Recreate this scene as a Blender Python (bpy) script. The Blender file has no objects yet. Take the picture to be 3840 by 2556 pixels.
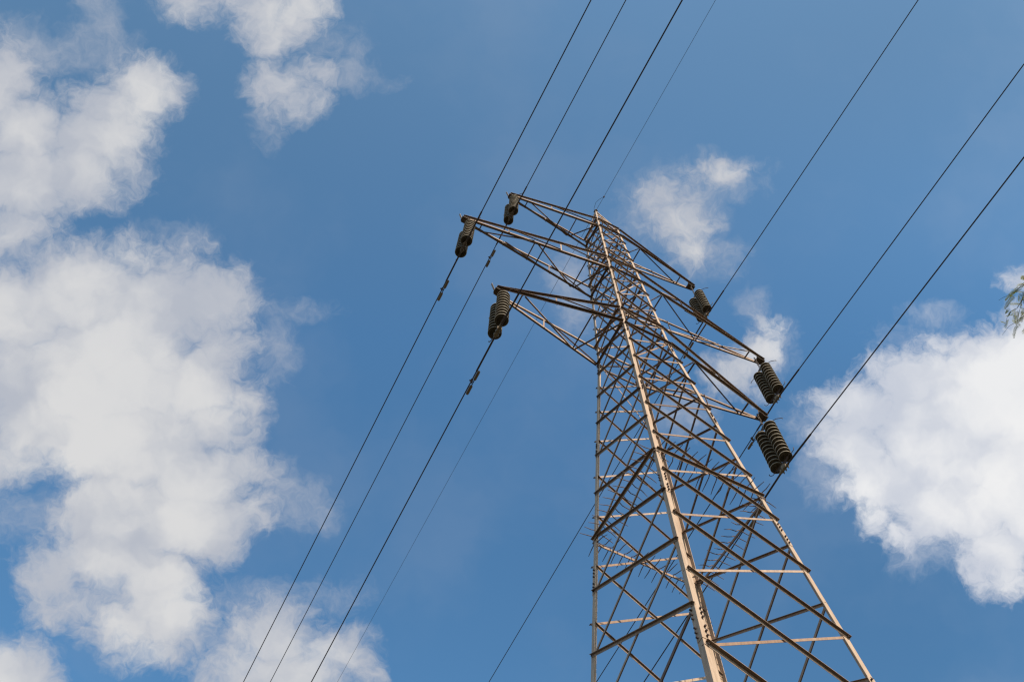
import bpy, math, random
from mathutils import Vector, Matrix
rnd = random.Random(7)
scene = bpy.context.scene
COL = scene.collection
S = 0.6            # metres per tower unit
G0 = 31.4          # tower units from waist down to the ground
def W(x, y, z): return Vector((x * S, y * S, (z + G0) * S))

# ------------------------------------------------------------------ materials
def nmat(name):
    m = bpy.data.materials.new(name); m.use_nodes = True
    nt = m.node_tree; nt.nodes.clear()
    out = nt.nodes.new('ShaderNodeOutputMaterial'); b = nt.nodes.new('ShaderNodeBsdfPrincipled')
    nt.links.new(b.outputs[0], out.inputs[0])
    return m, nt, b
def ramp(nt, fac, stops):
    r = nt.nodes.new('ShaderNodeValToRGB'); e = r.color_ramp.elements
    while len(e) < len(stops): e.new(0.5)
    for i, (p, c) in enumerate(stops):
        e[i].position = p; e[i].color = (*c, 1)
    nt.links.new(fac, r.inputs[0]); return r.outputs[0]
def noise(nt, vec, scale, detail=4, rough=.55):
    n = nt.nodes.new('ShaderNodeTexNoise'); n.inputs['Scale'].default_value = scale
    n.inputs['Detail'].default_value = detail; n.inputs['Roughness'].default_value = rough
    if vec is not None: nt.links.new(vec, n.inputs['Vector'])
    return n.outputs['Fac']
def mixc(nt, fac, a, b, mode='MIX'):
    n = nt.nodes.new('ShaderNodeMix'); n.data_type = 'RGBA'; n.blend_type = mode
    for s, v in ((n.inputs[0], fac), (n.inputs[6], a), (n.inputs[7], b)):
        if hasattr(v, 'links') or isinstance(v, bpy.types.NodeSocket): nt.links.new(v, s)
        elif isinstance(v, (int, float)): s.default_value = v
        else: s.default_value = (*v, 1)
    return n.outputs[2]
def steel(name, base, rust, dark, rough=.62, amount=.5, under_shade=.6):
    m, nt, b = nmat(name)
    tc = nt.nodes.new('ShaderNodeTexCoord').outputs['Object']
    oi = nt.nodes.new('ShaderNodeObjectInfo').outputs['Random']
    big = noise(nt, tc, .55, 3)
    fine = noise(nt, tc, 9, 6, .7)
    mp = nt.nodes.new('ShaderNodeMapping'); mp.inputs['Scale'].default_value = (30, 30, 1.2)
    nt.links.new(tc, mp.inputs[0])
    streak = noise(nt, mp.outputs[0], 1.0, 5, .6)
    add = nt.nodes.new('ShaderNodeMath'); add.operation = 'MULTIPLY_ADD'
    nt.links.new(oi, add.inputs[0]); add.inputs[1].default_value = .48; nt.links.new(big, add.inputs[2])
    rf = ramp(nt, add.outputs[0], [(.5, (0, 0, 0)), (.95, (1, 1, 1))])
    c1 = mixc(nt, rf, base, rust)
    sf = ramp(nt, fine, [(.45, (0, 0, 0)), (.8, (amount,) * 3)])
    c2 = mixc(nt, sf, c1, dark)
    stf = ramp(nt, streak, [(.3, (.74, .70, .66)), (.6, (1, 1, 1))])
    c3 = mixc(nt, 1.0, c2, stf, 'MULTIPLY')
    # shade painted into the colour: downward faces mixed towards a darker rust-brown
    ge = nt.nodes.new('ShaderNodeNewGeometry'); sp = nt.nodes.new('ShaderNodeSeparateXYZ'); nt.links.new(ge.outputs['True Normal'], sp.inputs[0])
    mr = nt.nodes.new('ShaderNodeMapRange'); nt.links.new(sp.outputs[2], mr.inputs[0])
    for i_, v_ in enumerate((-.15, -.55, 0, under_shade)): mr.inputs[i_ + 1].default_value = v_
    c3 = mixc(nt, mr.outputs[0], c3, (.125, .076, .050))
    nt.links.new(c3, b.inputs['Base Color'])
    b.inputs['Roughness'].default_value = rough; b.inputs['Metallic'].default_value = .0
    b.inputs['Specular IOR Level'].default_value = .25
    bp = nt.nodes.new('ShaderNodeBump'); bp.inputs['Strength'].default_value = .25; bp.inputs['Distance'].default_value = .003
    nt.links.new(fine, bp.inputs['Height']); nt.links.new(bp.outputs[0], b.inputs['Normal'])
    return m
M = {}
M['leg'] = steel('leg_galvanised_steel', (.65, .49, .36), (.55, .39, .275), (.36, .23, .155), amount=.25, under_shade=.35)
M['brace'] = steel('brace_weathered_steel', (.61, .44, .32), (.40, .255, .17), (.22, .125, .08), amount=.45, under_shade=.8)
M['rusty'] = steel('rusty_steel', (.34, .235, .17), (.22, .135, .095), (.10, .06, .05), amount=.6, under_shade=.85)
M['bolt'] = steel('dark_bolt_steel', (.07, .045, .04), (.05, .03, .03), (.02, .015, .015), under_shade=.5)
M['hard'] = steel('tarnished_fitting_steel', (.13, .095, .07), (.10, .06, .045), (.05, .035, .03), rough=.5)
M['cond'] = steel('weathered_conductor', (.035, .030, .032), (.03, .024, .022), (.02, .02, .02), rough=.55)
M['weight'] = steel('damper_cast_iron', (.36, .28, .19), (.28, .20, .13), (.15, .11, .08), under_shade=.2)
m, nt, b = nmat('brown_glazed_porcelain'); M['glaze'] = m
tc = nt.nodes.new('ShaderNodeTexCoord').outputs['Object']
nt.links.new(mixc(nt, noise(nt, tc, 14, 4), (.05, .035, .022), (.125, .092, .060)), b.inputs['Base Color']); b.inputs['Roughness'].default_value = .38
m, nt, b = nmat('dusty_porcelain_rim'); M['rim'] = m
tc = nt.nodes.new('ShaderNodeTexCoord').outputs['Object']
nt.links.new(mixc(nt, noise(nt, tc, 10, 4), (.36, .30, .215), (.56, .47, .35)), b.inputs['Base Color']); b.inputs['Roughness'].default_value = .55
m, nt, b = nmat('footing_concrete'); M['concrete'] = m
tc = nt.nodes.new('ShaderNodeTexCoord').outputs['Object']
nt.links.new(mixc(nt, noise(nt, tc, 6, 6), (.30, .28, .25), (.42, .40, .36)), b.inputs['Base Color']); b.inputs['Roughness'].default_value = .9
m, nt, b = nmat('dry_grass_ground'); M['ground'] = m
tc = nt.nodes.new('ShaderNodeTexCoord').outputs['Object']
a = mixc(nt, ramp(nt, noise(nt, tc, .35, 6), [(.4, (0, 0, 0)), (.62, (1, 1, 1))]), (.035, .040, .016), (.095, .070, .040))
nt.links.new(mixc(nt, noise(nt, tc, 25, 6, .7), a, (.035, .035, .018)), b.inputs['Base Color']); b.inputs['Roughness'].default_value = 1
m, nt, b = nmat('pepper_tree_bark'); M['bark'] = m
tc = nt.nodes.new('ShaderNodeTexCoord').outputs['Object']
nt.links.new(mixc(nt, noise(nt, tc, 7, 8, .7), (.07, .05, .035), (.22, .17, .12)), b.inputs['Base Color']); b.inputs['Roughness'].default_value = .95
m, nt, b = nmat('pepper_tree_leaf'); M['leaf'] = m
tc = nt.nodes.new('ShaderNodeTexCoord').outputs['Object']
lc = mixc(nt, ramp(nt, noise(nt, tc, 7, 3), [(.35, (0, 0, 0)), (.65, (1, 1, 1))]), (.19, .21, .035), (.38, .37, .08))
nt.links.new(lc, b.inputs['Base Color']); b.inputs['Roughness'].default_value = .6; b.inputs['Specular IOR Level'].default_value = .3
tr = nt.nodes.new('ShaderNodeBsdfTranslucent'); nt.links.new(lc, tr.inputs[0])
mx = nt.nodes.new('ShaderNodeMixShader'); mx.inputs[0].default_value = .45
nt.links.new(b.outputs[0], mx.inputs[1]); nt.links.new(tr.outputs[0], mx.inputs[2])
nt.links.new(mx.outputs[0], [n for n in nt.nodes if n.type == 'OUTPUT_MATERIAL'][0].inputs[0])

# ------------------------------------------------------------------ mesh helpers
class MB:
    def __init__(s): s.v = []; s.f = []; s.m = []; s.sm = []
    def add(s, verts, faces, mat=0, smooth=False):
        o = len(s.v); s.v += [tuple(v) for v in verts]
        for f in faces: s.f.append([i + o for i in f]); s.m.append(mat); s.sm.append(smooth)
    def build(s, name, mats, parent=None, loc=None):
        me = bpy.data.meshes.new(name)
        loc = Vector(loc) if loc is not None else Vector((0, 0, 0))
        me.from_pydata([(v[0] - loc.x, v[1] - loc.y, v[2] - loc.z) for v in s.v], [], s.f)
        if not isinstance(mats, (list, tuple)): mats = [mats]
        for m in mats: me.materials.append(m)
        me.polygons.foreach_set('material_index', s.m); me.polygons.foreach_set('use_smooth', s.sm); me.update()
        o = bpy.data.objects.new(name, me); COL.objects.link(o); o.location = loc
        if parent is not None:
            o.parent = parent
            o.location = loc - WORLD.get(parent.name, Vector((0, 0, 0)))
            WORLD[o.name] = loc
        else: WORLD[o.name] = loc
        return o
WORLD = {}
def empty(name, label, cat, loc=(0, 0, 0), group=None):
    o = bpy.data.objects.new(name, None); COL.objects.link(o); o.location = loc; o.empty_display_size = .3
    WORLD[o.name] = Vector(loc); tag(o, label, cat, group); return o
def tag(o, label=None, cat=None, group=None, kind=None):
    if label: o['label'] = label
    if cat: o['category'] = cat
    if group: o['group'] = group
    if kind: o['kind'] = kind
    return o
def frame(p0, p1, u):
    a = (p1 - p0).normalized(); u = (u - a * u.dot(a)).normalized(); return a, u
def angle(mb, p0, p1, u, v, w1, w2=None, t=.008, mat=0):
    """L section, heel on p0-p1, one flange along u, the other along v"""
    w2 = w2 or w1
    a = (p1 - p0).normalized(); u = (u - a * u.dot(a)).normalized(); v = (v - a * v.dot(a)); v = (v - u * v.dot(u)).normalized()
    sec = [(0, 0), (w1, 0), (w1, t), (t, t), (t, w2), (0, w2)]
    vs = [p + u * x + v * y for p in (p0, p1) for x, y in sec]
    fs = [[i, (i + 1) % 6, (i + 1) % 6 + 6, i + 6] for i in range(6)]
    fs += [[0, 3, 2, 1], [0, 5, 4, 3], [6, 7, 8, 9], [6, 9, 10, 11]]
    if u.cross(v).dot(a) < 0: fs = [f[::-1] for f in fs]
    mb.add(vs, fs, mat)
def bar(mb, p0, p1, u, w, t, mat=0):
    a, u = frame(p0, p1, u); v = a.cross(u)
    vs = [p + u * x * w / 2 + v * y * t / 2 for p in (p0, p1) for x, y in ((-1, -1), (1, -1), (1, 1), (-1, 1))]
    mb.add(vs, [[3, 2, 1, 0], [4, 5, 6, 7], [0, 1, 5, 4], [1, 2, 6, 5], [2, 3, 7, 6], [3, 0, 4, 7]], mat)
def tube(mb, pts, rad, n=8, mat=0, cap=True):
    pts = [Vector(p) for p in pts]; rads = rad if isinstance(rad, (list, tuple)) else [rad] * len(pts)
    o = len(mb.v); vs = []; u = None
    for i, p in enumerate(pts):
        a = (pts[min(i + 1, len(pts) - 1)] - pts[max(i - 1, 0)]).normalized()
        if u is None:
            u = a.orthogonal().normalized()
        u = (u - a * u.dot(a)).normalized(); v = a.cross(u)
        for k in range(n):
            th = 2 * math.pi * k / n; vs.append(p + (u * math.cos(th) + v * math.sin(th)) * rads[i])
    fs = [[i * n + k, i * n + (k + 1) % n, (i + 1) * n + (k + 1) % n, (i + 1) * n + k] for i in range(len(pts) - 1) for k in range(n)]
    mb.add(vs, fs, mat, True)
    if cap:
        mb.add(vs[:n][::-1], [list(range(n))], mat); mb.add(vs[-n:], [list(range(n))], mat)
def lathe(mb, c, prof, n=28, mat=0, mats=None):
    """prof: (radius, z) pairs around a vertical axis through c"""
    vs = []
    for r, z in prof:
        for k in range(n):
            th = 2 * math.pi * k / n; vs.append((c[0] + r * math.cos(th), c[1] + r * math.sin(th), c[2] + z))
    for i in range(len(prof) - 1):
        fs = [[i * n + k, i * n + (k + 1) % n, (i + 1) * n + (k + 1) % n, (i + 1) * n + k] for k in range(n)]
        o = len(mb.v) if i == 0 else o
        if i == 0: mb.v += [tuple(v) for v in vs]
        for f in fs: mb.f.append([q + o for q in f]); mb.m.append(mats[i] if mats else mat); mb.sm.append(True)
def bolt(mb, c, nrm, r=.014, h=.02, mat=1):
    nrm = nrm.normalized(); u = nrm.orthogonal().normalized(); v = nrm.cross(u)
    b = [c + (u * math.cos(k * math.pi / 3) + v * math.sin(k * math.pi / 3)) * r for k in range(6)]
    vs = b + [p + nrm * h for p in b]
    mb.add(vs, [[k, (k + 1) % 6, (k + 1) % 6 + 6, k + 6] for k in range(6)] + [[6, 7, 8, 9, 10, 11]], mat)
def plate(mb, c, u, v, n, w, h, t, mat=0):
    """rectangular plate centred on c"""
    u = u.normalized(); n = n.normalized(); v = v.normalized()
    vs = [c + u * x * w / 2 + v * y * h / 2 + n * z * t / 2 for z in (-1, 1) for x, y in ((-1, -1), (1, -1), (1, 1), (-1, 1))]
    mb.add(vs, [[3, 2, 1, 0], [4, 5, 6, 7], [0, 1, 5, 4], [1, 2, 6, 5], [2, 3, 7, 6], [3, 0, 4, 7]], mat)

# ------------------------------------------------------------------ tower geometry
ZU1 = 15.268
def hw(z):
    if z < 0: return 1 + .0627 * (-z)
    if z <= ZU1: return 1 + (.6628 - 1) * z / ZU1
    return .6628 + (.045 - .6628) * (z - ZU1) / (19.9 - ZU1)
SG = dict(N=(-1, -1), R=(1, -1), F=(1, 1), L=(-1, 1))
def LP(leg, z):      # outer corner line of a leg
    h = hw(z); s = SG[leg]; return W(s[0] * h, s[1] * h, z)
LV = [15.268, 13.984, 12.64, 11.172, 9.825, 8.325, 6.776, 5.164, 3.421, 1.558, 0.0, -1.72, -3.421, -5.284, -7.281, -9.219, -11.287,
      -13.299, -15.422, -17.611, -19.8, -22.05, -24.4, -26.75, -29.1, -31.2]
HV = [(LV[i] + LV[i + 1]) / 2 for i in range(len(LV) - 1)]
U = [15.268, 8.325, 1.558]; LO = [13.984, 6.776, 0.0]
tower = empty('transmission_tower', 'tall tan steel lattice electricity pylon with six arms and a pointed peak', 'pylon')
X, Y, Z = Vector((1, 0, 0)), Vector((0, 1, 0)), Vector((0, 0, 1))

# legs with splice plates and concrete footings
SPL = [-.45, -5.9, -11.9, -17.0, -22.3, -27.6]
for leg in 'NRFL':
    sx, sy = SG[leg]
    mb = MB(); ux, uy = X * -sx, Y * -sy
    zs = [-31.4, -17.0, 0, ZU1]; ws = [.098, .075, .064]
    for a, b, w in zip(zs[:-1], zs[1:], ws): angle(mb, LP(leg, a), LP(leg, b), ux, uy, w, t=.009)
    angle(mb, LP(leg, ZU1), LP(leg, 19.9), ux, uy, .05, t=.008)
    for z in LV + HV:
        if z > -20: pass
    lo = mb.build('leg', M['leg'], tower, LP(leg, -31.4))
    for z in SPL:
        mb = MB(); w = .10 if z < -15 else .078
        L_ = .55 if z < -10 else .40
        p = LP(leg, z); ax = (LP(leg, z + 1) - LP(leg, z - 1)).normalized()
        out = Vector((sx, sy, 0)) * .0055
        angle(mb, p - ax * L_ / 2 + out, p + ax * L_ / 2 + out, ux, uy, w, t=.0045)
        for d, n in ((ux, Y * sy), (uy, X * sx)):
            for k in (-3, -2, -1, 1, 2, 3):
                bolt(mb, p + ax * k * L_ / 7.2 + d * w * (.62) + n * .008, n, .0135, .024)
        mb.build('splice_plate', [M['leg'], M['bolt']], lo, p)
    mb = MB(); c = LP(leg, -31.4); c = Vector((c.x, c.y, 0))
    plate(mb, c + Z * .08 + Vector((-sx, -sy, 0)) * .05, X, Y, Z, .62, .62, .40)
    plate(mb, c + Z * .34 + Vector((-sx, -sy, 0)) * .05, X, Y, Z, .40, .40, .14)
    mb.build('concrete_footing', M['concrete'], tower, c)

# lattice faces: each an X lattice of angle bars; neighbouring faces are staggered half a panel
FACES = [('N', 'R', -Y, LV), ('L', 'N', -X, HV), ('F', 'L', Y, LV), ('R', 'F', X, HV)]
def faceref(A, B, o, zs):
    ref = MB(); p = (LP(A, -8) + LP(B, -8)) / 2
    bar(ref, LP(A, ZU1) + o * -.02, LP(B, ZU1) + o * -.02, Z, .045, .008)
    return ref.build('lattice_face', M['brace'], tower, p)
for A, B, o, zs in FACES:
    fo = faceref(A, B, o, zs)
    e = .045
    def at(leg, z, off, e=e):
        lat = (LP(B, z) - LP(A, z)).normalized()
        return LP(leg, z) + lat * (e if leg == A else -e) + o * off
    for i in range(len(zs) - 1):
        za, zb = zs[i], zs[i + 1]
        big = 1.0 if za > -16 else 1.2
        for (l0, l1, side) in ((A, B, 1), (B, A, -1)):
            off = .004 if side > 0 else -.012
            p0, p1 = at(l0, za, off, e if side > 0 else e * .8), at(l1, zb, off, e * .3 if side > 0 else e * .8)
            d = (p1 - p0).normalized()
            down = (-Z - d * (-Z).dot(d)).normalized()
            w = (.041 if side > 0 else .037) * big
            mb = MB()
            ext = .035
            q0, q1 = p0 - d * ext - down * w * .5, p1 + d * ext - down * w * .5
            angle(mb, q0, q1, down, o * side, w, w * (1.0 if side > 0 else .85), t=.0045)
            for q in (p0, p1):
                bolt(mb, q + down * w * .1 + o * (.012 if side > 0 else .0), o, .010, .016)
            mb.build('diagonal_brace', [M['brace'] if rnd.random() < .8 else M['rusty'], M['bolt']], fo, (q0 + q1) / 2)
    for z in U + LO:
        if z == ZU1 and False: continue
        off = .016
        p0, p1 = LP(A, z) + o * off, LP(B, z) + o * off
        mb = MB(); angle(mb, p0, p1, -Z, o, .052, .05, t=.005)
        # gusset plates where arms and horizontals meet the legs
        lat = (LP(B, z) - LP(A, z)).normalized()
        for q, s in ((LP(A, z), 1), (LP(B, z), -1)):
            plate(mb, q + lat * s * .075 + o * .0115 - Z * .03, lat, Z, o, .12, .13, .004)
            for k in range(4): bolt(mb, q + lat * s * (.035 + .05 * (k % 2)) + o * .0135 - Z * (.0 + .065 * (k // 2)), o, .0095, .015)
        mb.build('horizontal_strut', [M['rusty'] if z in LO else M['brace'], M['bolt']], fo, (p0 + p1) / 2)
    if o.y != 0:   # long light bars from below each arm
        for lo_z, k in ((13.984, 3), (6.776, 8 - 1), (0.0, 12)):
            zb = LV[LV.index(lo_z) + 2]
            mb = MB(); p0, p1 = at(A, zb, -.02), at(B, lo_z, -.02)
            bar(mb, p0, p1, Z, .034, .006)
            mb.build('tie_bar', M['brace'], fo, (p0 + p1) / 2)
    # peak lacing
    for za, zb, s in ((16.9, 16.9, 0), (15.268, 16.9, 1), (16.9, 18.5, -1), (18.5, 18.5, 0)):
        l0, l1 = (A, B) if s >= 0 else (B, A)
        mb = MB(); p0, p1 = LP(l0, za) - o * .008, LP(l1, zb) - o * .008
        angle(mb, p0, p1, -Z, -o, .036, .032, t=.004)
        mb.build('peak_brace', M['brace'], fo, (p0 + p1) / 2)
mb = MB()
plate(mb, W(0, 0, 19.95), X, Y, Z, .12, .12, .02); plate(mb, W(0, 0, 20.1), Y, Z, X, .05, .16, .012, 0)
for sx in (-1, 1):
    for sy in (-1, 1): bolt(mb, W(sx * .06, sy * .06, 19.97), Z, .011, .02)
mb.build('peak_cap', [M['hard'], M['bolt']], tower, W(0, 0, 19.95))

# anti-climb guards
ZG = -10.25
for A, B, o, zs in FACES:
    p0, p1 = LP(A, ZG) + o * .022, LP(B, ZG) + o * .022
    if o.x: p0 -= Z * .004; p1 -= Z * .004
    mb = MB(); angle(mb, p0, p1, -Z, o, .05, .045, t=.005)
    g = mb.build('anti_climb_guard', M['brace'], tower, (p0 + p1) / 2)
    for k in range(15):
        t = (k + .35) / 14.7; c = p0.lerp(p1, t); j = lambda s: rnd.uniform(-s, s)
        lat = (p1 - p0).normalized()
        L1, L2 = .27 + j(.02), .29 + j(.03)
        pts = [c + o * L1 + Z * (-.035 + j(.02)) + lat * j(.02), c + o * (L1 * .5) + Z * (.0 + j(.01)), c + o * .05 + Z * .022, c + o * .0 + Z * .012 - o * .01,
               c - o * .07 - Z * (.05 + j(.01)) + lat * j(.01), c - o * (L2 * .6) - Z * (.085 + j(.02)), c - o * L2 - Z * (.12 + j(.03)) + lat * j(.03)]
        mb = MB(); tube(mb, pts, [.0045, .0075, .0075, .0075, .0075, .0075, .0042], 6)
        mb.build('spike', M['rusty'], g, c)

# crossarms
ARMS = [('L', 0, -5.62, 13.95), ('L', 1, -7.72, 6.45), ('L', 2, -5.85, -.02), ('R', 0, 5.50, 13.62), ('R', 1, 7.85, 6.65), ('R', 2, 5.92, -.18)]
def crossarm(side, i, xt, zt):
    sgn = -1 if side == 'L' else 1
    # 'near' is N on the left arm and F on the right arm (half-turn symmetry)
    n, f = ('N', 'L') if side == 'L' else ('F', 'R')
    yn = -1 if side == 'L' else 1
    ar = MB(); tip = W(xt, 0, zt); ox = X * sgn
    def tp(y): return W(xt, 0, zt) + Y * y
    P = {}
    for key, leg in (('n', n), ('f', f)):
        for lv, zz in (('l', LO[i]), ('u', U[i])): P[key + lv] = LP(leg, zz) + ox * .012
    T = {'nl': tp(yn * .055), 'fl': tp(-yn * .055), 'nu': tp(yn * .055) + Z * .05, 'fu': tp(-yn * .055) + Z * .05}
    # tip block
    plate(ar, tip + Z * .015 - ox * .10, X, Y, Z, .26, .15, .014); plate(ar, tip - ox * .04 + Z * .03, Y, Z, X, .15, .10, .02)
    for yy in (-.068, .068): plate(ar, tip - ox * .11 + Y * yy + Z * .03, X, Z, Y, .24, .085, .007)
    for k in range(6): bolt(ar, tip - ox * (.03 + .07 * (k // 2)) + Y * (.074 if k % 2 else -.074) + Z * .03, Y * (1 if k % 2 else -1), .011, .018)
    root = ar.build('crossarm', [M['hard'], M['bolt']], tower, tip)
    for q, yy in ((0, .06), (1, -.05)):
        sb = MB(); b0 = tip - ox * (.02 + .2 * q) + Y * yy * 1.1 + Z * .06
        bar(sb, b0, b0 + Z * (.36 if q == 0 else .18) + ox * (.12 if q == 0 else 0.04) - Y * .02, Y, .05, .007)
        sb.build('upright_plate', M['leg'], root, b0)
    heavy = M['rusty'] if i == 2 else M['brace']
    for k in ('nl', 'fl', 'nu', 'fu'):
        inn = Y * (1 if T[k].y < 0 else -1); low = k[1] == 'l'; w = .062 if low else .056
        if low and i < 2 and side == 'L': q0, q1, uu, vv_ = T[k], P[k], Z, inn          # foot flange turned inwards
        else: q0, q1, uu, vv_ = T[k] + Z * (w if low else 0), P[k] + Z * (w if low else 0), -Z, -inn   # top flange turned outwards
        mb = MB(); angle(mb, q0, q1, uu, vv_, w, w, t=.006)
        mb.build('lower_chord' if low else 'upper_chord', heavy if k[0] == 'n' and side == 'L' else M['brace'], root, (T[k] + P[k]) / 2)
    def C(k, fr): return T[k].lerp(P[k], fr)
    def web(a, b, u, w=.032, nm='web_brace', mat=None):
        mb = MB(); d = (b - a).normalized(); v = d.cross(u)
        angle(mb, a, b, u, v, w, w * .9, t=.004); bolt(mb, a - Z * .004, -Z, .009, .012); bolt(mb, b - Z * .004, -Z, .009, .012)
        mb.build(nm, [mat or (M['brace'] if rnd.random() < .6 else M['rusty']), M['bolt']], root, (a + b) / 2)
    lowz = -Z * .007
    def L(k, fr): return C(k + 'l', fr) + lowz
    if i != 1:
        ss, pp = [.205, .76], [.475]
        for s in ss: web(L('n', s), L('f', s), ox)
        web(L('n', ss[0] + .02) + lowz, L('f', ss[1] - .01) + lowz, ox); web(L('f', ss[1] + .015) + lowz, L('n', 1.0) + lowz, ox)
        for k in 'nf':
            web(C(k + 'u', pp[0]), C(k + 'l', pp[0]) + Z * .02, ox, .036); web(C(k + 'u', pp[0] + .01), C(k + 'l', .985) + Z * .03, Z, .034)
    else:
        ss, pp = [.13, .49, .85], [.31, .67]
        for s in ss: web(L('n', s), L('f', s), ox)
        web(L('f', ss[0] + .01) + lowz, L('n', ss[1] - .01) + lowz, ox); web(L('n', ss[1] + .01) + lowz, L('f', ss[2] - .01) + lowz, ox)
        web(L('f', ss[2] + .01) + lowz, L('n', 1.0) + lowz, ox)
        for k in 'nf':
            for p in pp: web(C(k + 'u', p), C(k + 'l', p) + Z * .02, ox, .036)
            web(C(k + 'u', pp[0] + .01), C(k + 'l', pp[1] - .01) + Z * .03, Z, .034); web(C(k + 'u', pp[1] + .01), C(k + 'l', .99) + Z * .03, Z, .034)
    return root
for a in ARMS: crossarm(*a)

# ------------------------------------------------------------------ insulator sets (hang from the arms)
PITCH = .2355 * S
INS = [('L', 0, -5.45, .03, 12.78, 13.9), ('L', 1, -7.395, .03, 5.27 + .02, 6.4), ('L', 2, -5.62, .03, -.90, -.1),
       ('R', 0, 5.30, -.03, 11.96, 13.6), ('R', 1, 7.33, -.03, 5.20, 6.6), ('R', 2, 5.49, -.03, -1.45, -.2)]
ILAB = {('L', 0): 'twin brown insulator strings hanging from the topmost left arm',
        ('L', 1): 'twin brown insulator strings at the tip of the middle left arm',
        ('L', 2): 'twin brown insulator strings hanging from the lowest left arm',
        ('R', 0): 'twin brown insulator strings hanging from the topmost right arm',
        ('R', 1): 'twin brown insulator strings hanging from the middle right arm',
        ('R', 2): 'twin brown insulator strings hanging from the lowest right arm'}
def disc_mesh():
    mb = MB(); R_ = .145
    prof = [(.0, .062), (.034, .062), (.042, .05), (.044, .018), (.060, .012), (.100, .004), (.136, -.010), (R_, -.018), (R_ + .0005, -.030), (R_ - .006, -.036),
            (R_ - .012, -.034), (.112, -.020), (.106, -.044), (.100, -.044), (.096, -.018), (.078, -.014), (.073, -.040), (.067, -.040), (.062, -.012), (.045, -.008), (.040, -.034), (.030, -.034), (.016, -.02), (.012, -.062), (0, -.064)]
    mats = [2, 2, 2, 0, 0, 0, 1, 1, 1] + [0] * (len(prof) - 1 - 9)
    mats[-3:] = [2, 2, 2]
    lathe(mb, (0, 0, 0), prof, 30, mats=mats)
    me = bpy.data.meshes.new('insulator_disc'); me.from_pydata(mb.v, [], mb.f)
    for m in (M['glaze'], M['rim'], M['hard']): me.materials.append(m)
    me.polygons.foreach_set('material_index', mb.m); me.polygons.foreach_set('use_smooth', mb.sm); me.update()
    return me
DISC = disc_mesh()
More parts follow.
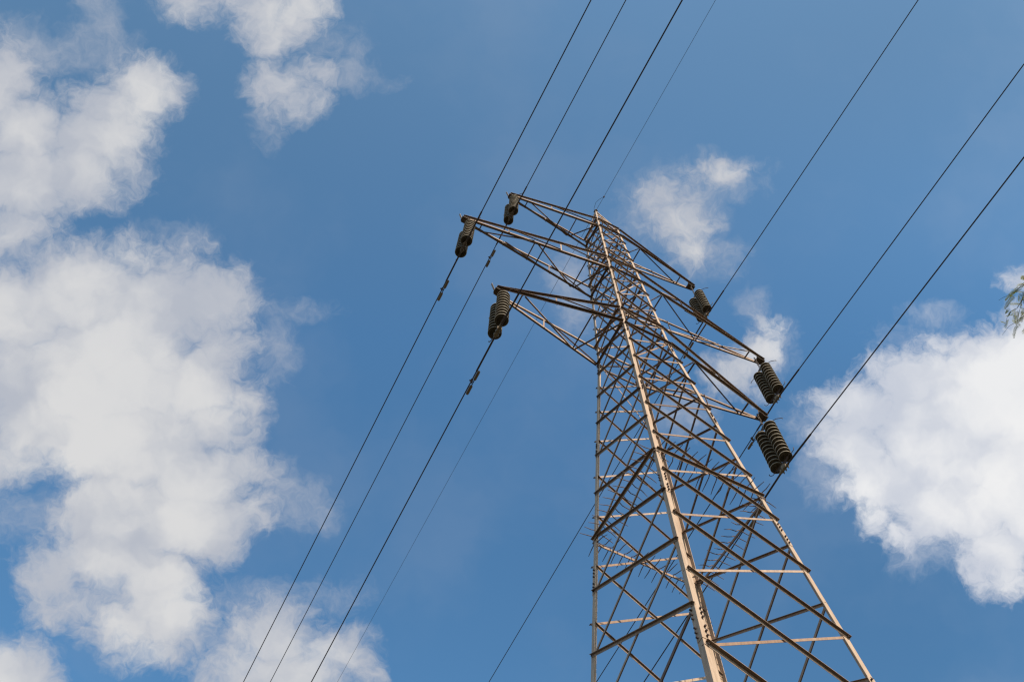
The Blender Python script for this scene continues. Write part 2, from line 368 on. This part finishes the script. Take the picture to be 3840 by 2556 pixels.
def insulators(side, i, x, y0, zt, ztip, zc):
    base = W(x, y0, zt); root = empty('insulator_set', ILAB[(side, i)], 'insulator', base, 'twin insulator strings on the pylon arms')
    bw = lambda *p: W(*p)
    top = W(x, y0, zt); D = .265 * S; sx = -1 if side == 'L' else 1
    zb = zt * S - 9 * PITCH
    topz = (zt + G0) * S; botz = topz - 9 * PITCH
    for s in (-1, 1):
        st = bpy.data.objects.new('insulator_string', None); COL.objects.link(st); st.parent = root; st.location = (0, s * D, 0)
        WORLD[st.name] = base + Vector((0, s * D, 0))
        for k in range(10):
            d = bpy.data.objects.new('disc', DISC); COL.objects.link(d); d.parent = st; d.location = (0, 0, -k * PITCH); d.rotation_euler = (0, 0, rnd.uniform(0, 6))
    c = Vector((base.x, base.y, 0))
    # top yoke, links up to the arm
    mb = MB(); zy = topz + .115
    vs = [(0, -D - .05, zy - .03), (0, D + .05, zy - .03), (0, D + .05, zy + .02), (0, .04, zy + .09), (0, -.04, zy + .09), (0, -D - .05, zy + .02)]
    vv = [c + Vector((t, v[1], v[2])) for t in (-.008, .008) for v in vs]
    mb.add(vv, [[5, 4, 3, 2, 1, 0], [6, 7, 8, 9, 10, 11]] + [[k, (k + 1) % 6, (k + 1) % 6 + 6, k + 6] for k in range(6)])
    for s in (-1, 1): tube(mb, [c + Vector((0, s * D, zy)), c + Vector((0, s * D, topz + .05))], .014, 8)
    mb.build('top_yoke', M['hard'], root, c + Z * zy)
    mb = MB(); zt_ = (ztip + G0) * S
    n = max(2, int((zt_ - zy - .06) / .11))
    for k in range(n):
        z0 = zy + .06 + (zt_ - zy - .06) * k / n; z1 = zy + .06 + (zt_ - zy - .06) * (k + 1) / n + .015
        dirv = X if k % 2 else Y; w = .022
        loop = [c + dirv * w * math.cos(a) + Z * ((z0 + z1) / 2 + (z1 - z0) * .55 * math.sin(a)) for a in [q * math.pi / 6 for q in range(13)]]
        tube(mb, loop, .009, 6, cap=False)
    mb.build('hanger_link', M['hard'], root, c + Z * zt_)
    # bottom yoke
    mb = MB(); zy2 = botz - .10; zcl = (zc + G0) * S
    vs = [(0, -D - .05, zy2 + .03), (0, D + .05, zy2 + .03), (0, D + .04, zy2 - .02), (0, .05, zy2 - .10), (0, -.05, zy2 - .10), (0, -D - .04, zy2 - .02)]
    vv = [c + Vector((t, v[1], v[2])) for t in (-.008, .008) for v in vs]
    mb.add(vv, [[0, 1, 2, 3, 4, 5], [11, 10, 9, 8, 7, 6]] + [[(k + 1) % 6, k, k + 6, (k + 1) % 6 + 6] for k in range(6)])
    for s in (-1, 1): tube(mb, [c + Vector((0, s * D, zy2)), c + Vector((0, s * D, botz - .03))], .014, 8)
    mb.build('bottom_yoke', M['hard'], root, c + Z * zy2)
    # suspension clamp around the conductor
    mb = MB(); q = Vector((c.x, base.y, zcl))
    tube(mb, [q + Y * t for t in (-.17, -.12, 0, .12, .17)], [.018, .032, .036, .032, .018], 10)
    plate(mb, q + Z * .055, Y, Z, X, .10, .12, .05)
    for s in (-1, 1):
        for yy in (-.08, .0, .08):
            plate(mb, q + X * s * .032 + Y * yy, X, Z, Y, .034, .05, .03); bolt(mb, q + X * s * .04 + Y * yy - Z * .02, -Z, .012, .035, 0)
    mb.build('suspension_clamp', M['weight'], root, q)
    # arcing horns
    for s in (-1, 1):
        lean = .10 * (1 if s < 0 else -.35)
        p = c + Vector((0, s * D, topz + .05)); mb = MB()
        tube(mb, [p, p + Vector((lean * .3, s * .10, .02)), p + Vector((lean * .8, s * .18, .03)), p + Vector((lean * 1.4, s * .25, 0)), p + Vector((lean * 1.6, s * .285, -.035)), p + Vector((lean * 1.6, s * .282, -.055))], [.008] * 5 + [.010], 7)
        mb.build('arcing_horn', M['hard'], root, p)
        p = c + Vector((0, s * D, botz - .07)); mb = MB()
        tube(mb, [p, p + Vector((0, s * .10, -.01)), p + Vector((lean * .2, s * .17, -.015)), p + Vector((lean * .4, s * .22, .02)), p + Vector((lean * .5, s * .245, .07)), p + Vector((lean * .5, s * .24, .10))], [.008] * 5 + [.011], 7)
        mb.build('arcing_horn', M['hard'], root, p)

# conductors: (x0, slope of x on the near and far side, z at the clamp)
CON = {('L', 0): (-5.435, -.0094, -.0091, 10.55), ('L', 1): (-7.3957, -.0125, -.0119, 3.05), ('L', 2): (-5.6203, -.0058, -.0036, -3.45),
       ('R', 0): (5.3197, .0043, .0219, 9.38), ('R', 1): (7.3285, .015, .0334, 2.62), ('R', 2): (5.4872, .0204, .0389, -4.0)}
def cpt(c, y): return W(c[0] + (c[1] if y < 0 else c[2]) * y, y, c[3] - .05 * abs(y) * (1 - abs(y) / 600))
YS = [-430, -330, -240, -170, -110, -70, -45, -30, -20, -13, -8, -5, -2.2, -1, -.3, 0, .3, 1, 2.2, 5, 8, 13, 20, 30, 45, 70, 110, 170, 240, 330, 430]
CLAB = {('L', 0): 'thin dark wire through the topmost left insulator pair', ('L', 1): 'dark wire through the insulator pair of the middle, longest left arm',
        ('L', 2): 'thick dark wire through the lowest left insulator pair', ('R', 0): 'dark wire through the topmost right insulator pair',
        ('R', 1): 'dark wire through the insulator pair of the middle, longest right arm', ('R', 2): 'thick dark wire through the lowest right insulator pair'}
for key in INS:
    side, i, x, y0, zt, ztip = key
    c = CON[(side, i)]; insulators(side, i, x, y0, zt, ztip, c[3])
    q = cpt(c, 0); mb = MB(); tube(mb, [cpt(c, y) for y in YS], .0125, 8)
    w = mb.build('conductor_wire', M['cond'], None, q)
    tag(w, CLAB[(side, i)], 'power line', 'power lines carried by the pylon')
    mb = MB(); ys = [-1.65, -1.6, -1.1, -.6, 0, .6, 1.1, 1.62, 1.67]
    tube(mb, [cpt(c, y) for y in ys], [.013] + [.020] * 7 + [.013], 10)
    mb.build('armour_rod', M['cond'], w, q)

# vibration dampers
DLAB = {('L', 0): 'grey damper on the wire of the topmost left arm',
        ('L', 1): 'grey damper on the wire of the middle left arm, leftmost damper',
        ('L', 2): 'grey damper on the wire of the lowest left arm',
        ('R', 0): 'dark damper on the wire of the topmost right arm',
        ('R', 1): 'grey damper beside the lowest right insulator strings',
        ('R', 2): 'grey damper half hidden behind the right leg of the pylon'}
def damper(side, i, y):
    c = CON[(side, i)]; p = cpt(c, y); d = (cpt(c, y + .5) - cpt(c, y - .5)).normalized()
    root = empty('vibration_damper', DLAB[(side, i)], 'damper', p, 'vibration dampers clamped on the wires')
    q = p - Z * .075 + X * .035; lat = d.cross(Z).normalized()
    mb = MB(); plate(mb, p - Z * .03, d, Z, lat, .05, .12, .03); tube(mb, [p - d * .03, p + d * .03], .026, 8); bolt(mb, p - lat * .02 - Z * .03, -lat, .016, .03, 0); bolt(mb, p + lat * .02 - Z * .03, lat, .012, .02, 0)
    mb.build('clamp', M['hard'], root, p)
    mb = MB(); tube(mb, [q - d * .12, q, q + d * .12], .010, 6); mb.build('messenger_cable', M['cond'], root, q)
    for s in (-1, 1):
        mb = MB(); a = q + d * s * .06
        tube(mb, [a, a + d * s * .012, a + d * s * .03, a + d * s * .20, a + d * s * .225, a + d * s * .235], [.014, .027, .032, .032, .028, .012], 12)
        mb.build('weight', M['weight'], root, a + d * s * .1)
for a in (('L', 0, 2.35), ('L', 1, 2.0), ('L', 2, 2.03), ('R', 0, 1.85), ('R', 1, 2.05), ('R', 2, 2.0)): damper(*a)

# earth wire on the peak with its bonding jumper
ec = (0.0, 0.0, -.0045, 20.0)
mb = MB(); tube(mb, [cpt(ec, y) for y in YS], .0060, 6)
ew = mb.build('earth_wire', M['cond'], None, W(0, 0, 20.0)); tag(ew, 'thinnest wire, running over the very tip of the pylon', 'earth wire')
mb = MB(); p1 = cpt(ec, -1.0)
tube(mb, [W(-.06, .05, 19.9), W(-.12, -.05, 20.25), W(-.14, -.35, 20.55), W(-.08, -.62, 20.45), W(-.02, -.85, 20.2), p1], .006, 6)
mb.build('bonding_jumper', M['cond'], ew, W(0, 0, 20))
mb = MB(); plate(mb, p1, Y, Z, X, .07, .045, .035); bolt(mb, p1 + X * .02, X, .012, .02, 0); mb.build('parallel_clamp', M['rusty'], ew, p1)
mb = MB(); plate(mb, W(0, 0, 20.0), Y, Z, X, .16, .05, .04); mb.build('peak_clamp', M['hard'], ew, W(0, 0, 20))

# ------------------------------------------------------------------ ground
mb = MB(); n = 64
ring = [(0, 0)] 
rr = [0, 15, 40, 100, 300, 1000, 4000]
vs = [Vector((0, 0, 0))]
for r in rr[1:]:
    for k in range(n):
        a = 2 * math.pi * k / n; vs.append(Vector((r * math.cos(a), r * math.sin(a), 0)))
fs = [[0, 1 + k, 1 + (k + 1) % n] for k in range(n)]
for j in range(len(rr) - 2):
    for k in range(n):
        a0 = 1 + j * n; a1 = 1 + (j + 1) * n; fs.append([a0 + k, a1 + k, a1 + (k + 1) % n, a0 + (k + 1) % n])
mb.add(vs, fs); tag(mb.build('ground', M['ground']), 'dry grassy ground', kind='structure')

# ------------------------------------------------------------------ camera
RC = [Vector((.895234, -.445195, .018913)), Vector((.412069, .810975, -.415355)), Vector((.169576, .379633, .909463))]
cam = bpy.data.cameras.new('camera'); co = bpy.data.objects.new('camera', cam); COL.objects.link(co)
CP = W(-9.75469, -10.42043, -28.72766)
mt = Matrix((RC[0], -RC[1], -RC[2])).transposed().to_4x4(); mt.translation = CP; co.matrix_world = mt
cam.sensor_width = 36; cam.lens = 36 * 3122.8 / 3840; cam.clip_start = .05; cam.clip_end = 20000
scene.camera = co

# ------------------------------------------------------------------ pepper tree at the right
def infront(p):
    d = p - CP; z = d.dot(RC[2])
    if z < .1: return None
    return 1920 + 3122.8 * d.dot(RC[0]) / z, 1278 + 3122.8 * d.dot(RC[1]) / z
tree = empty('pepper_tree', 'green pepper tree twig with narrow drooping leaflets at the right edge', 'tree', (4.6, -10.2, 0))
mb = MB()
base = Vector((4.6, -10.2, 0))
crown_c = Vector((3.6, -8.6, 9.6))
tube(mb, [base - Z * .2, base + Vector((.1, .1, 1)), base + Vector((-.1, .3, 2.4)), base + Vector((-.35, .7, 4.2)), base + Vector((-.6, 1.1, 6.2))], [.42, .30, .25, .21, .15], 12)
limbs = []
fork = base + Vector((-.35, .7, 4.2))
for k in range(11):
    th = k * 2.4; rr_ = 1.6 + .9 * rnd.random() * 2; e = crown_c + Vector((math.cos(th) * rr_ * 1.2, math.sin(th) * rr_ * 1.2, 1.0 + rnd.uniform(-1.8, 1.8)))
    if k == 0: e = Vector((1.35, -5.9, 10.9))
    mid = fork.lerp(e, .5) + Vector((rnd.uniform(-.2, .2), rnd.uniform(-.2, .2), .8))
    s = fork if k % 2 == 0 else base + Vector((-.6, 1.1, 6.2))
    if k and any((lambda q: q is not None and -150 < q[0] < 4000 and -150 < q[1] < 2700)(infront(s.lerp(mid, t / 8) if t <= 8 else mid.lerp(e, t / 8 - 1))) for t in range(17)): continue
    tube(mb, [s, s.lerp(mid, .5) + Z * .2, mid, mid.lerp(e, .6) + Z * .15, e], [.13, .10, .075, .045, .02], 8); limbs.append((s, mid, e))
mb.build('trunk', M['bark'], tree, base)
def leaflet(mb, p, d, n, ln, w):
    d = d.normalized(); s = d.cross(n).normalized()
    mb.add([p, p + d * ln * .3 + s * w / 2, p + d * ln * .7 + s * w * .4 - Z * ln * .05, p + d * ln - Z * ln * .12, p + d * ln * .7 - s * w * .4 - Z * ln * .05, p + d * ln * .3 - s * w / 2], [[0, 1, 2, 3, 4, 5]], 0)
def pinnate(mb, p, d, ln, npair, lf=.036, w=.0075):
    """one feather leaf: rachis with paired leaflets"""
    d = d.normalized(); side = d.cross(Vector((rnd.uniform(-1, 1), rnd.uniform(-1, 1), rnd.uniform(-.3, .3)))).normalized(); n = d.cross(side)
    pts = [p + d * ln * t - Z * ln * .30 * t * t for t in (0, .33, .66, 1)]
    tube(mb, pts, [.0016, .0013, .001, .0007], 3, 1, cap=False)
    for k in range(npair):
        t = .12 + .86 * k / (npair - 1); q = p + d * ln * t - Z * ln * .30 * t * t; sc = math.sin(math.pi * (.25 + .7 * t)) ** .5
        for s in (-1, 1): leaflet(mb, q, side * s + d * .55, n + Vector((rnd.uniform(-.3, .3),) * 3), lf * sc * rnd.uniform(.8, 1.1), w)
def hang(mb, p, d, ln, n, lfn=11, keep=None, leaf=.036):
    """drooping twig carrying feather leaves"""
    d = d.normalized(); pts = []
    for k in range(7):
        t = k / 6; pts.append(p + d * ln * t * (1 - .25 * t) - Z * ln * .55 * t * t)
    if keep and any(keep(q) for q in pts): return False
    tube(mb, pts, [.004, .0035, .003, .0025, .002, .0016, .001], 4, 1, cap=False)
    for k in range(n):
        t = .12 + .88 * (k + rnd.random() * .5) / n; i = min(5, int(t * 6)); q = pts[i].lerp(pts[i + 1], t * 6 - i)
        tang = (pts[i + 1] - pts[i]).normalized(); a = k * 2.4 + rnd.random()
        o = tang.orthogonal().normalized(); o = o * math.cos(a) + tang.cross(o) * math.sin(a)
        if keep and keep(q + o * .25): continue
        pinnate(mb, q, o * .8 + tang * .7 - Z * .2, rnd.uniform(.14, .24), lfn, leaf, w=.013 if leaf > .05 else .0075)
    return True
def inframe(p, m=110):
    q = infront(p); return q is not None and -m < q[0] < 3840 + m and -m < q[1] < 2556 + m
crown = MB(); cnt = 0
while cnt < 1500:
    s, mid, e = rnd.choice(limbs); t = rnd.uniform(.3, 1.05); p = (mid.lerp(e, t) + Vector((rnd.gauss(0, .55), rnd.gauss(0, .55), rnd.gauss(0, .45))))
    d = Vector((p.x - crown_c.x, p.y - crown_c.y, 0)) + Vector((rnd.uniform(-1, 1), rnd.uniform(-1, 1), .3)) * .8
    hang(crown, p, d, rnd.uniform(.6, 1.4), 8, 5, lambda q: inframe(q, 160), .060); cnt += 1
crown.build('crown', [M['leaf'], M['bark']], tree, crown_c)
# the drooping twigs at the crown's lower left edge, in world coordinates
LEAVES= [((0.041, -5.756, 9.713), (0.039, -5.576, 9.79)), ((0.059, -5.774, 9.74), (0.065, -5.639, 9.791)), ((0.103, -5.685, 9.778), (0.027, -5.536, 9.676)), ((0.052, -5.539, 9.622), (0.132, -5.466, 9.785)), ((0.098, -5.531, 9.66), (0.106, -5.476, 9.655)), ((0.225, -5.383, 9.772), (0.114, -5.39, 9.699)), ((0.2, -5.438, 9.749), (0.166, -5.366, 9.66)), ((0.175, -5.491, 9.713), (0.084, -5.468, 9.649)), ((0.163, -5.673, 9.736), (0.221, -5.599, 9.738)), ((0.123, -5.694, 9.734), (0.158, -5.647, 9.758)), ((0.198, -5.564, 9.713), (0.153, -5.476, 9.577)), ((0.269, -5.532, 9.682), (0.229, -5.445, 9.65)), ((0.2, -5.446, 9.588), (0.202, -5.338, 9.517)), ((0.139, -5.823, 9.831), (0.052, -5.768, 9.776)), ((0.081, -5.887, 9.833), (0.101, -5.845, 9.845)), ((0.23, -5.618, 9.706), (0.264, -5.529, 9.714)), ((0.215, -5.452, 9.606), (0.296, -5.437, 9.65)), ((0.135, -5.563, 9.691), (0.219, -5.483, 9.747)), ((0.181, -5.749, 9.8), (0.052, -5.735, 9.681)), ((0.097, -5.723, 9.639), (0.136, -5.66, 9.644)), ((0.287, -5.578, 9.735), (0.229, -5.502, 9.616)), ((0.308, -5.445, 9.604), (0.274, -5.412, 9.538)), ((0.099, -5.769, 9.751), (0.066, -5.716, 9.741)), ((0.123, -5.624, 9.677), (0.131, -5.602, 9.735)), ((0.191, -5.518, 9.687), (0.248, -5.438, 9.713)), ((0.332, -5.444, 9.602), (0.37, -5.385, 9.62))]
TWIGS= [[(0.276, -5.62, 9.606), (0.3, -5.595, 9.712), (0.233, -5.551, 9.633), (0.274, -5.455, 9.719), (0.187, -5.387, 9.653), (0.244, -5.27, 9.722)], [(0.12, -5.866, 9.739), (0.15, -5.812, 9.838), (0.078, -5.753, 9.764), (0.118, -5.667, 9.853), (0.024, -5.604, 9.792), (0.066, -5.549, 9.881)], [(0.183, -5.707, 9.683), (0.21, -5.674, 9.786), (0.157, -5.58, 9.693), (0.192, -5.52, 9.787), (0.136, -5.457, 9.698), (0.226, -5.362, 9.746)], [(0.154, -5.847, 9.713), (0.195, -5.782, 9.804), (0.139, -5.71, 9.716), (0.223, -5.632, 9.773), (0.196, -5.533, 9.66), (0.289, -5.434, 9.706)], [(0.075, -5.948, 9.775), (0.115, -5.91, 9.868), (0.048, -5.86, 9.791)]]

TW = MB()
for tw in TWIGS:
    tube(TW, tw, [.004, .0036, .003, .0024, .0018, .0012][:len(tw)], 5, 1, cap=False)
    tube(TW, [limbs[0][2], Vector(limbs[0][2]).lerp(Vector(tw[0]), .6) - Z * .1, tw[0]], [.012, .007, .004], 5, 1, cap=False)
for a, b in LEAVES:
    a, b = Vector(a), Vector(b); d = b - a
    pinnate(TW, a, d + Z * d.length * .2, d.length, max(6, int(d.length / .0125)), .031, w=.008)
for k in range(36):
    tw = TWIGS[k % 5]; i = rnd.randrange(0, 2); a = Vector(tw[i]).lerp(Vector(tw[i + 1]), rnd.random()) + Vector((rnd.uniform(0, .12), rnd.uniform(-.14, .0), rnd.uniform(-.05, .08)))
    d = Vector((rnd.uniform(-.6, .3), rnd.uniform(.1, 1), rnd.uniform(-1, .2)))
    pinnate(TW, a, d, rnd.uniform(.10, .17), 9, .030, w=.0075)
TW.build('drooping_twig', [M['leaf'], M['bark']], tree, LEAVES[0][0])

# ------------------------------------------------------------------ sun and sky
EL, AZ = math.radians(43), math.radians(-3.3)
sd = Vector((-math.sin(AZ) * math.cos(EL), -math.cos(AZ) * math.cos(EL), math.sin(EL)))
sl = bpy.data.lights.new('sun', 'SUN'); sl.energy = 5.0; sl.angle = math.radians(.53); sl.color = (1, .87, .70)
so = bpy.data.objects.new('sun', sl); COL.objects.link(so); so.rotation_euler = sd.to_track_quat('Z', 'Y').to_euler(); so.location = (0, 0, 60)
world = bpy.data.worlds.new('World'); scene.world = world; world.use_nodes = True
world.cycles.sampling_method = 'MANUAL'; world.cycles.sample_map_resolution = 512
nt = world.node_tree; nt.nodes.clear(); LK = nt.links.new
def N(t, **k):
    n = nt.nodes.new(t)
    for a, b in k.items(): setattr(n, a, b)
    return n
def mth(op, a, b=None, c=None, clamp=False):
    n = N('ShaderNodeMath', operation=op, use_clamp=clamp)
    for i, v in enumerate((a, b, c)):
        if v is None: continue
        if isinstance(v, (int, float)): n.inputs[i].default_value = v
        else: LK(v, n.inputs[i])
    return n.outputs[0]
def dot(v, k):
    n = N('ShaderNodeVectorMath', operation='DOT_PRODUCT'); LK(v, n.inputs[0]); n.inputs[1].default_value = k; return n.outputs['Value']
def sstep(x, a, b, lo=0, hi=1):
    n = N('ShaderNodeMapRange', interpolation_type='SMOOTHSTEP'); LK(x, n.inputs[0])
    for i, v in enumerate((a, b, lo, hi)): n.inputs[i + 1].default_value = v
    return n.outputs[0]
out = N('ShaderNodeOutputWorld'); bg = N('ShaderNodeBackground'); LK(bg.outputs[0], out.inputs[0]); bg.inputs[1].default_value = .1
sky = N('ShaderNodeTexSky', sky_type='NISHITA'); sky.sun_disc = False; sky.sun_elevation = EL; sky.sun_rotation = math.atan2(sd.x, sd.y)
sky.air_density = 1.0; sky.dust_density = .6; sky.ozone_density = 2.0
dirv = N('ShaderNodeTexCoord').outputs['Generated']
# cloud plane: a flat chart of the sky around the direction (.17,.38,.91), east and north axes in world space
cz = mth('MAXIMUM', dot(dirv, tuple(RC[2])), .12)
cx = mth('MULTIPLY_ADD', mth('DIVIDE', dot(dirv, tuple(RC[0])), cz), 19.16, 11.78)
cy = mth('MULTIPLY_ADD', mth('DIVIDE', dot(dirv, tuple(RC[1])), cz), 19.16, 7.84)
cmb = N('ShaderNodeCombineXYZ'); LK(cx, cmb.inputs[0]); LK(cy, cmb.inputs[1]); P0 = cmb.outputs[0]
def ntex(vec, scale, detail, rough, off=(0, 0, 0), color=False, dist=0):
    mp = N('ShaderNodeMapping'); mp.inputs['Location'].default_value = off; LK(vec, mp.inputs[0])
    n = N('ShaderNodeTexNoise'); n.inputs['Scale'].default_value = scale; n.inputs['Detail'].default_value = detail; n.inputs['Roughness'].default_value = rough
    n.inputs['Distortion'].default_value = dist; LK(mp.outputs[0], n.inputs['Vector']); return n.outputs['Color' if color else 'Fac']
def warp(vec, amt, scale, off):
    c = ntex(vec, scale, 2, .55, off, True)
    s = N('ShaderNodeVectorMath', operation='SUBTRACT'); LK(c, s.inputs[0]); s.inputs[1].default_value = (.5, .5, .5)
    q = N('ShaderNodeVectorMath', operation='MULTIPLY_ADD'); LK(s.outputs[0], q.inputs[0]); q.inputs[1].default_value = (amt, amt, 0); LK(vec, q.inputs[2]); return q.outputs[0]
PW = warp(warp(P0, .55, .8, (3, 7, 0)), .48, 2.3, (11, 2, 0))
SKYA = (1.10, 1.74, 1.87); SKYB = (1.42, 1.84, 1.76)
CORE = [(0,230,75,130),(60,300,110,90),(330,208,95,78),(260,250,120,70),(230,320,130,90),(280,370,60,60),(170,400,140,80),(60,420,120,100),(30,510,100,60),
 (290,600,150,50),(400,615,60,35),(200,680,200,110),(60,720,120,110),(350,720,150,120),(480,700,105,85),(545,665,35,50),(495,800,80,65),(430,880,140,100),(250,850,240,160),(565,915,48,50),
 (480,980,115,80),(300,1020,230,130),(80,960,120,110),(30,850,90,120),(545,1070,72,60),(450,1100,150,100),(550,1180,70,60),(430,1200,160,100),(280,1180,150,120),(270,1290,190,90),(130,1320,70,80),
 (150,1390,90,50),(360,1340,110,100),(390,1420,90,80),(300,1440,110,60),(340,1500,75,45),
 (35,1570,115,95),(640,1460,110,75),(560,1440,40,40),(740,1500,90,65),(800,1510,70,65),(640,1550,190,80),(830,1540,40,32),
 (430,10,52,42),(540,-20,90,40),(600,30,75,65),(630,80,52,48),(700,20,78,52),(740,0,42,42),(660,190,78,50),(690,232,58,45),(615,200,42,30),
 (1535,450,56,32),(1568,508,70,42),(1592,575,38,36),(1650,402,55,18),
 (1768,760,30,32),(1740,820,50,45),(1690,860,60,48),(1740,890,30,30),
 (2200,1000,220,150),(2120,880,130,90),(2040,865,80,50),(2000,940,100,75),(1920,925,62,34),(2290,880,160,120),(2350,800,70,65),(2180,795,70,30),(1980,1020,95,80),(1905,1000,35,50),
 (2050,1100,125,85),(2020,1180,50,60),(2060,1225,50,40),(2200,1150,180,100),(2300,1250,100,80),(2260,1285,60,45),(2330,1330,80,42),(40,1055,110,50),(2480,1000,260,330),(2352,642,42,20)]
VEIL = [(190,110,120,55),(60,110,100,60),(240,25,50,70),(60,590,180,60),(640,810,40,60),(390,555,80,40),(640,720,70,16),(690,1165,80,50),(60,1190,90,60),(630,1130,60,80),
 (430,1490,110,60),(520,1500,90,70),(700,1375,120,35),(560,1375,80,35),(745,90,70,45),(500,20,100,35),(815,170,60,35),(810,120,30,40),(615,285,28,50),(870,185,35,14),
 (1550,480,120,95),(1590,560,75,75),(1690,420,60,38),(1660,590,50,40),(1500,500,70,50),(1660,400,70,30),(1310,650,55,70),(1735,705,30,32),(1770,800,60,60),(1590,950,60,50),(1320,720,40,50),(2150,725,40,16),(2150,780,110,35),(1920,1080,80,70),(2150,1260,110,60),(1900,960,80,60)]
def vm(op, a, b=None, c=None):
    n = N('ShaderNodeVectorMath', operation=op)
    for i, v in enumerate((a, b, c)):
        if v is None: continue
        if isinstance(v, tuple): n.inputs[i].default_value = v
        else: LK(v, n.inputs[i])
    return n
def field(blobs, vec):
    """how deep inside the nearest bank of cloud a direction lies (negative outside)"""
    acc = None
    for x, y, rx, ry in blobs:
        sx_, sy_ = 100 / rx, 100 / ry; d = min(rx, ry) / 200
        q = vm('MULTIPLY_ADD', vec, (sx_, sy_, 0), (-x / 100 * sx_, -y / 100 * sy_, 0)).outputs[0]
        g = mth('MULTIPLY_ADD', vm('DOT_PRODUCT', q, q).outputs['Value'], -d, d)
        acc = g if acc is None else mth('MAXIMUM', acc, g)
    return acc
core = mth('MINIMUM', field(CORE, PW), .50); veil = mth('MINIMUM', field(VEIL, PW), .35)
f1 = mth('SUBTRACT', ntex(PW, .95, 6, .60, (5, 1, 3)), .5); f2 = mth('SUBTRACT', ntex(PW, 4.4, 5, .70, (1, 9, 5), dist=.3), .5)
calm = sstep(core, .05, .45, 1.0, .45)
dcore = mth('ADD', core, mth('MULTIPLY', calm, mth('ADD', mth('MULTIPLY', f1, 1.25), mth('MULTIPLY', f2, .60))))
dveil = mth('ADD', veil, mth('ADD', mth('MULTIPLY', f1, 1.3), mth('MULTIPLY', f2, .7)))
acore = sstep(mth('MULTIPLY', mth('ADD', dcore, .0), sstep(cx, 15, 19, 1.0, 1.25)), -.36, .40); aveil = sstep(dveil, -.35, .75, 0, .62)
accs = core
# other clouds over the rest of the sky
outx = mth('MAXIMUM', mth('SUBTRACT', mth('ABSOLUTE', mth('SUBTRACT', cx, 11.78)), 13.0), 0); outy = mth('MAXIMUM', mth('SUBTRACT', mth('ABSOLUTE', mth('SUBTRACT', cy, 7.84)), 9.0), 0)
outf = sstep(mth('ADD', outx, outy), 0, 6)
spl = N('ShaderNodeSeparateXYZ'); LK(dirv, spl.inputs[0]); hz = mth('MAXIMUM', mth('ADD', spl.outputs[2], .12), .06)
sc = N('ShaderNodeCombineXYZ'); LK(mth('DIVIDE', spl.outputs[0], hz), sc.inputs[0]); LK(mth('DIVIDE', spl.outputs[1], hz), sc.inputs[1])
gen = mth('MULTIPLY', sstep(ntex(sc.outputs[0], 1.3, 6, .6, (2, 4, 0)), .47, .66), mth('MULTIPLY', outf, sstep(spl.outputs[2], 0.02, .15)))
alpha = mth('MAXIMUM', mth('SUBTRACT', 1.0, mth('MULTIPLY', mth('SUBTRACT', 1.0, mth('MULTIPLY', acore, .97)), mth('SUBTRACT', 1.0, aveil))), mth('MULTIPLY', gen, .9), clamp=True)
thick = sstep(mth('ADD', accs, mth('MULTIPLY', mth('SUBTRACT', ntex(PW, .55, 5, .5, (8, 3, 1)), .5), 1.9)), -.05, .75)
cr = N('ShaderNodeValToRGB'); e = cr.color_ramp.elements; e[0].position = 0; e[0].color = (.47, .50, .57, 1); e[1].position = 1; e[1].color = (.70, .70, .705, 1); LK(thick, cr.inputs[0])
right = sstep(cx, 16, 20, 1.0, 1.24)
def vscale(c, k):
    n = N('ShaderNodeVectorMath', operation='SCALE'); LK(c, n.inputs[0])
    if isinstance(k, (int, float)): n.inputs['Scale'].default_value = k
    else: LK(k, n.inputs['Scale'])
    return n.outputs[0]
cloudc = vscale(cr.outputs[0], mth('MULTIPLY', right, 10.0))
# clear sky: Nishita, toned to the photograph's muted blue, paler towards the sun side
gr = N('ShaderNodeValToRGB'); e = gr.color_ramp.elements
LK(sstep(cy, 15.5, 0), gr.inputs[0]); e[0].position = 0; e[0].color = (*SKYA, 1); e[1].position = 1; e[1].color = (*SKYB, 1); em_ = e.new(.5); em_.color = (1.13, 1.80, 1.94, 1)
hm = N('ShaderNodeMix', data_type='RGBA'); LK(sstep(spl.outputs[2], -.02, .5), hm.inputs[0]); hm.inputs[6].default_value = (1.3, 1.25, 1.25, 1); LK(gr.outputs[0], hm.inputs[7])
tn = N('ShaderNodeMix', data_type='RGBA', blend_type='MULTIPLY'); tn.inputs[0].default_value = 1; LK(vscale(sky.outputs[0], mth('MULTIPLY', mth('SUBTRACT', 1.0, mth('ADD', mth('MULTIPLY', mth('MULTIPLY', sstep(cx, 10, 22), sstep(cy, 4, 14)), .15), mth('MULTIPLY', mth('MULTIPLY', sstep(cx, 12, 22), sstep(cy, 6, 0)), .12))), sstep(spl.outputs[2], -.05, .55, .6, 1.0))), tn.inputs[6]); LK(hm.outputs[2], tn.inputs[7])
fm = N('ShaderNodeMix', data_type='RGBA'); LK(mth('ADD', alpha, sstep(ntex(PW, .22, 4, .55, (4, 4, 4)), .42, .75, 0, .09), clamp=True), fm.inputs[0]); LK(tn.outputs[2], fm.inputs[6]); LK(cloudc, fm.inputs[7])
LK(fm.outputs[2], bg.inputs[0])

scene.view_settings.view_transform = 'Standard'; scene.view_settings.look = 'None'
scene.view_settings.exposure = 0; scene.view_settings.gamma = 1
scene.render.engine = 'CYCLES'; scene.cycles.max_bounces = 6; scene.cycles.filter_width = 1.3
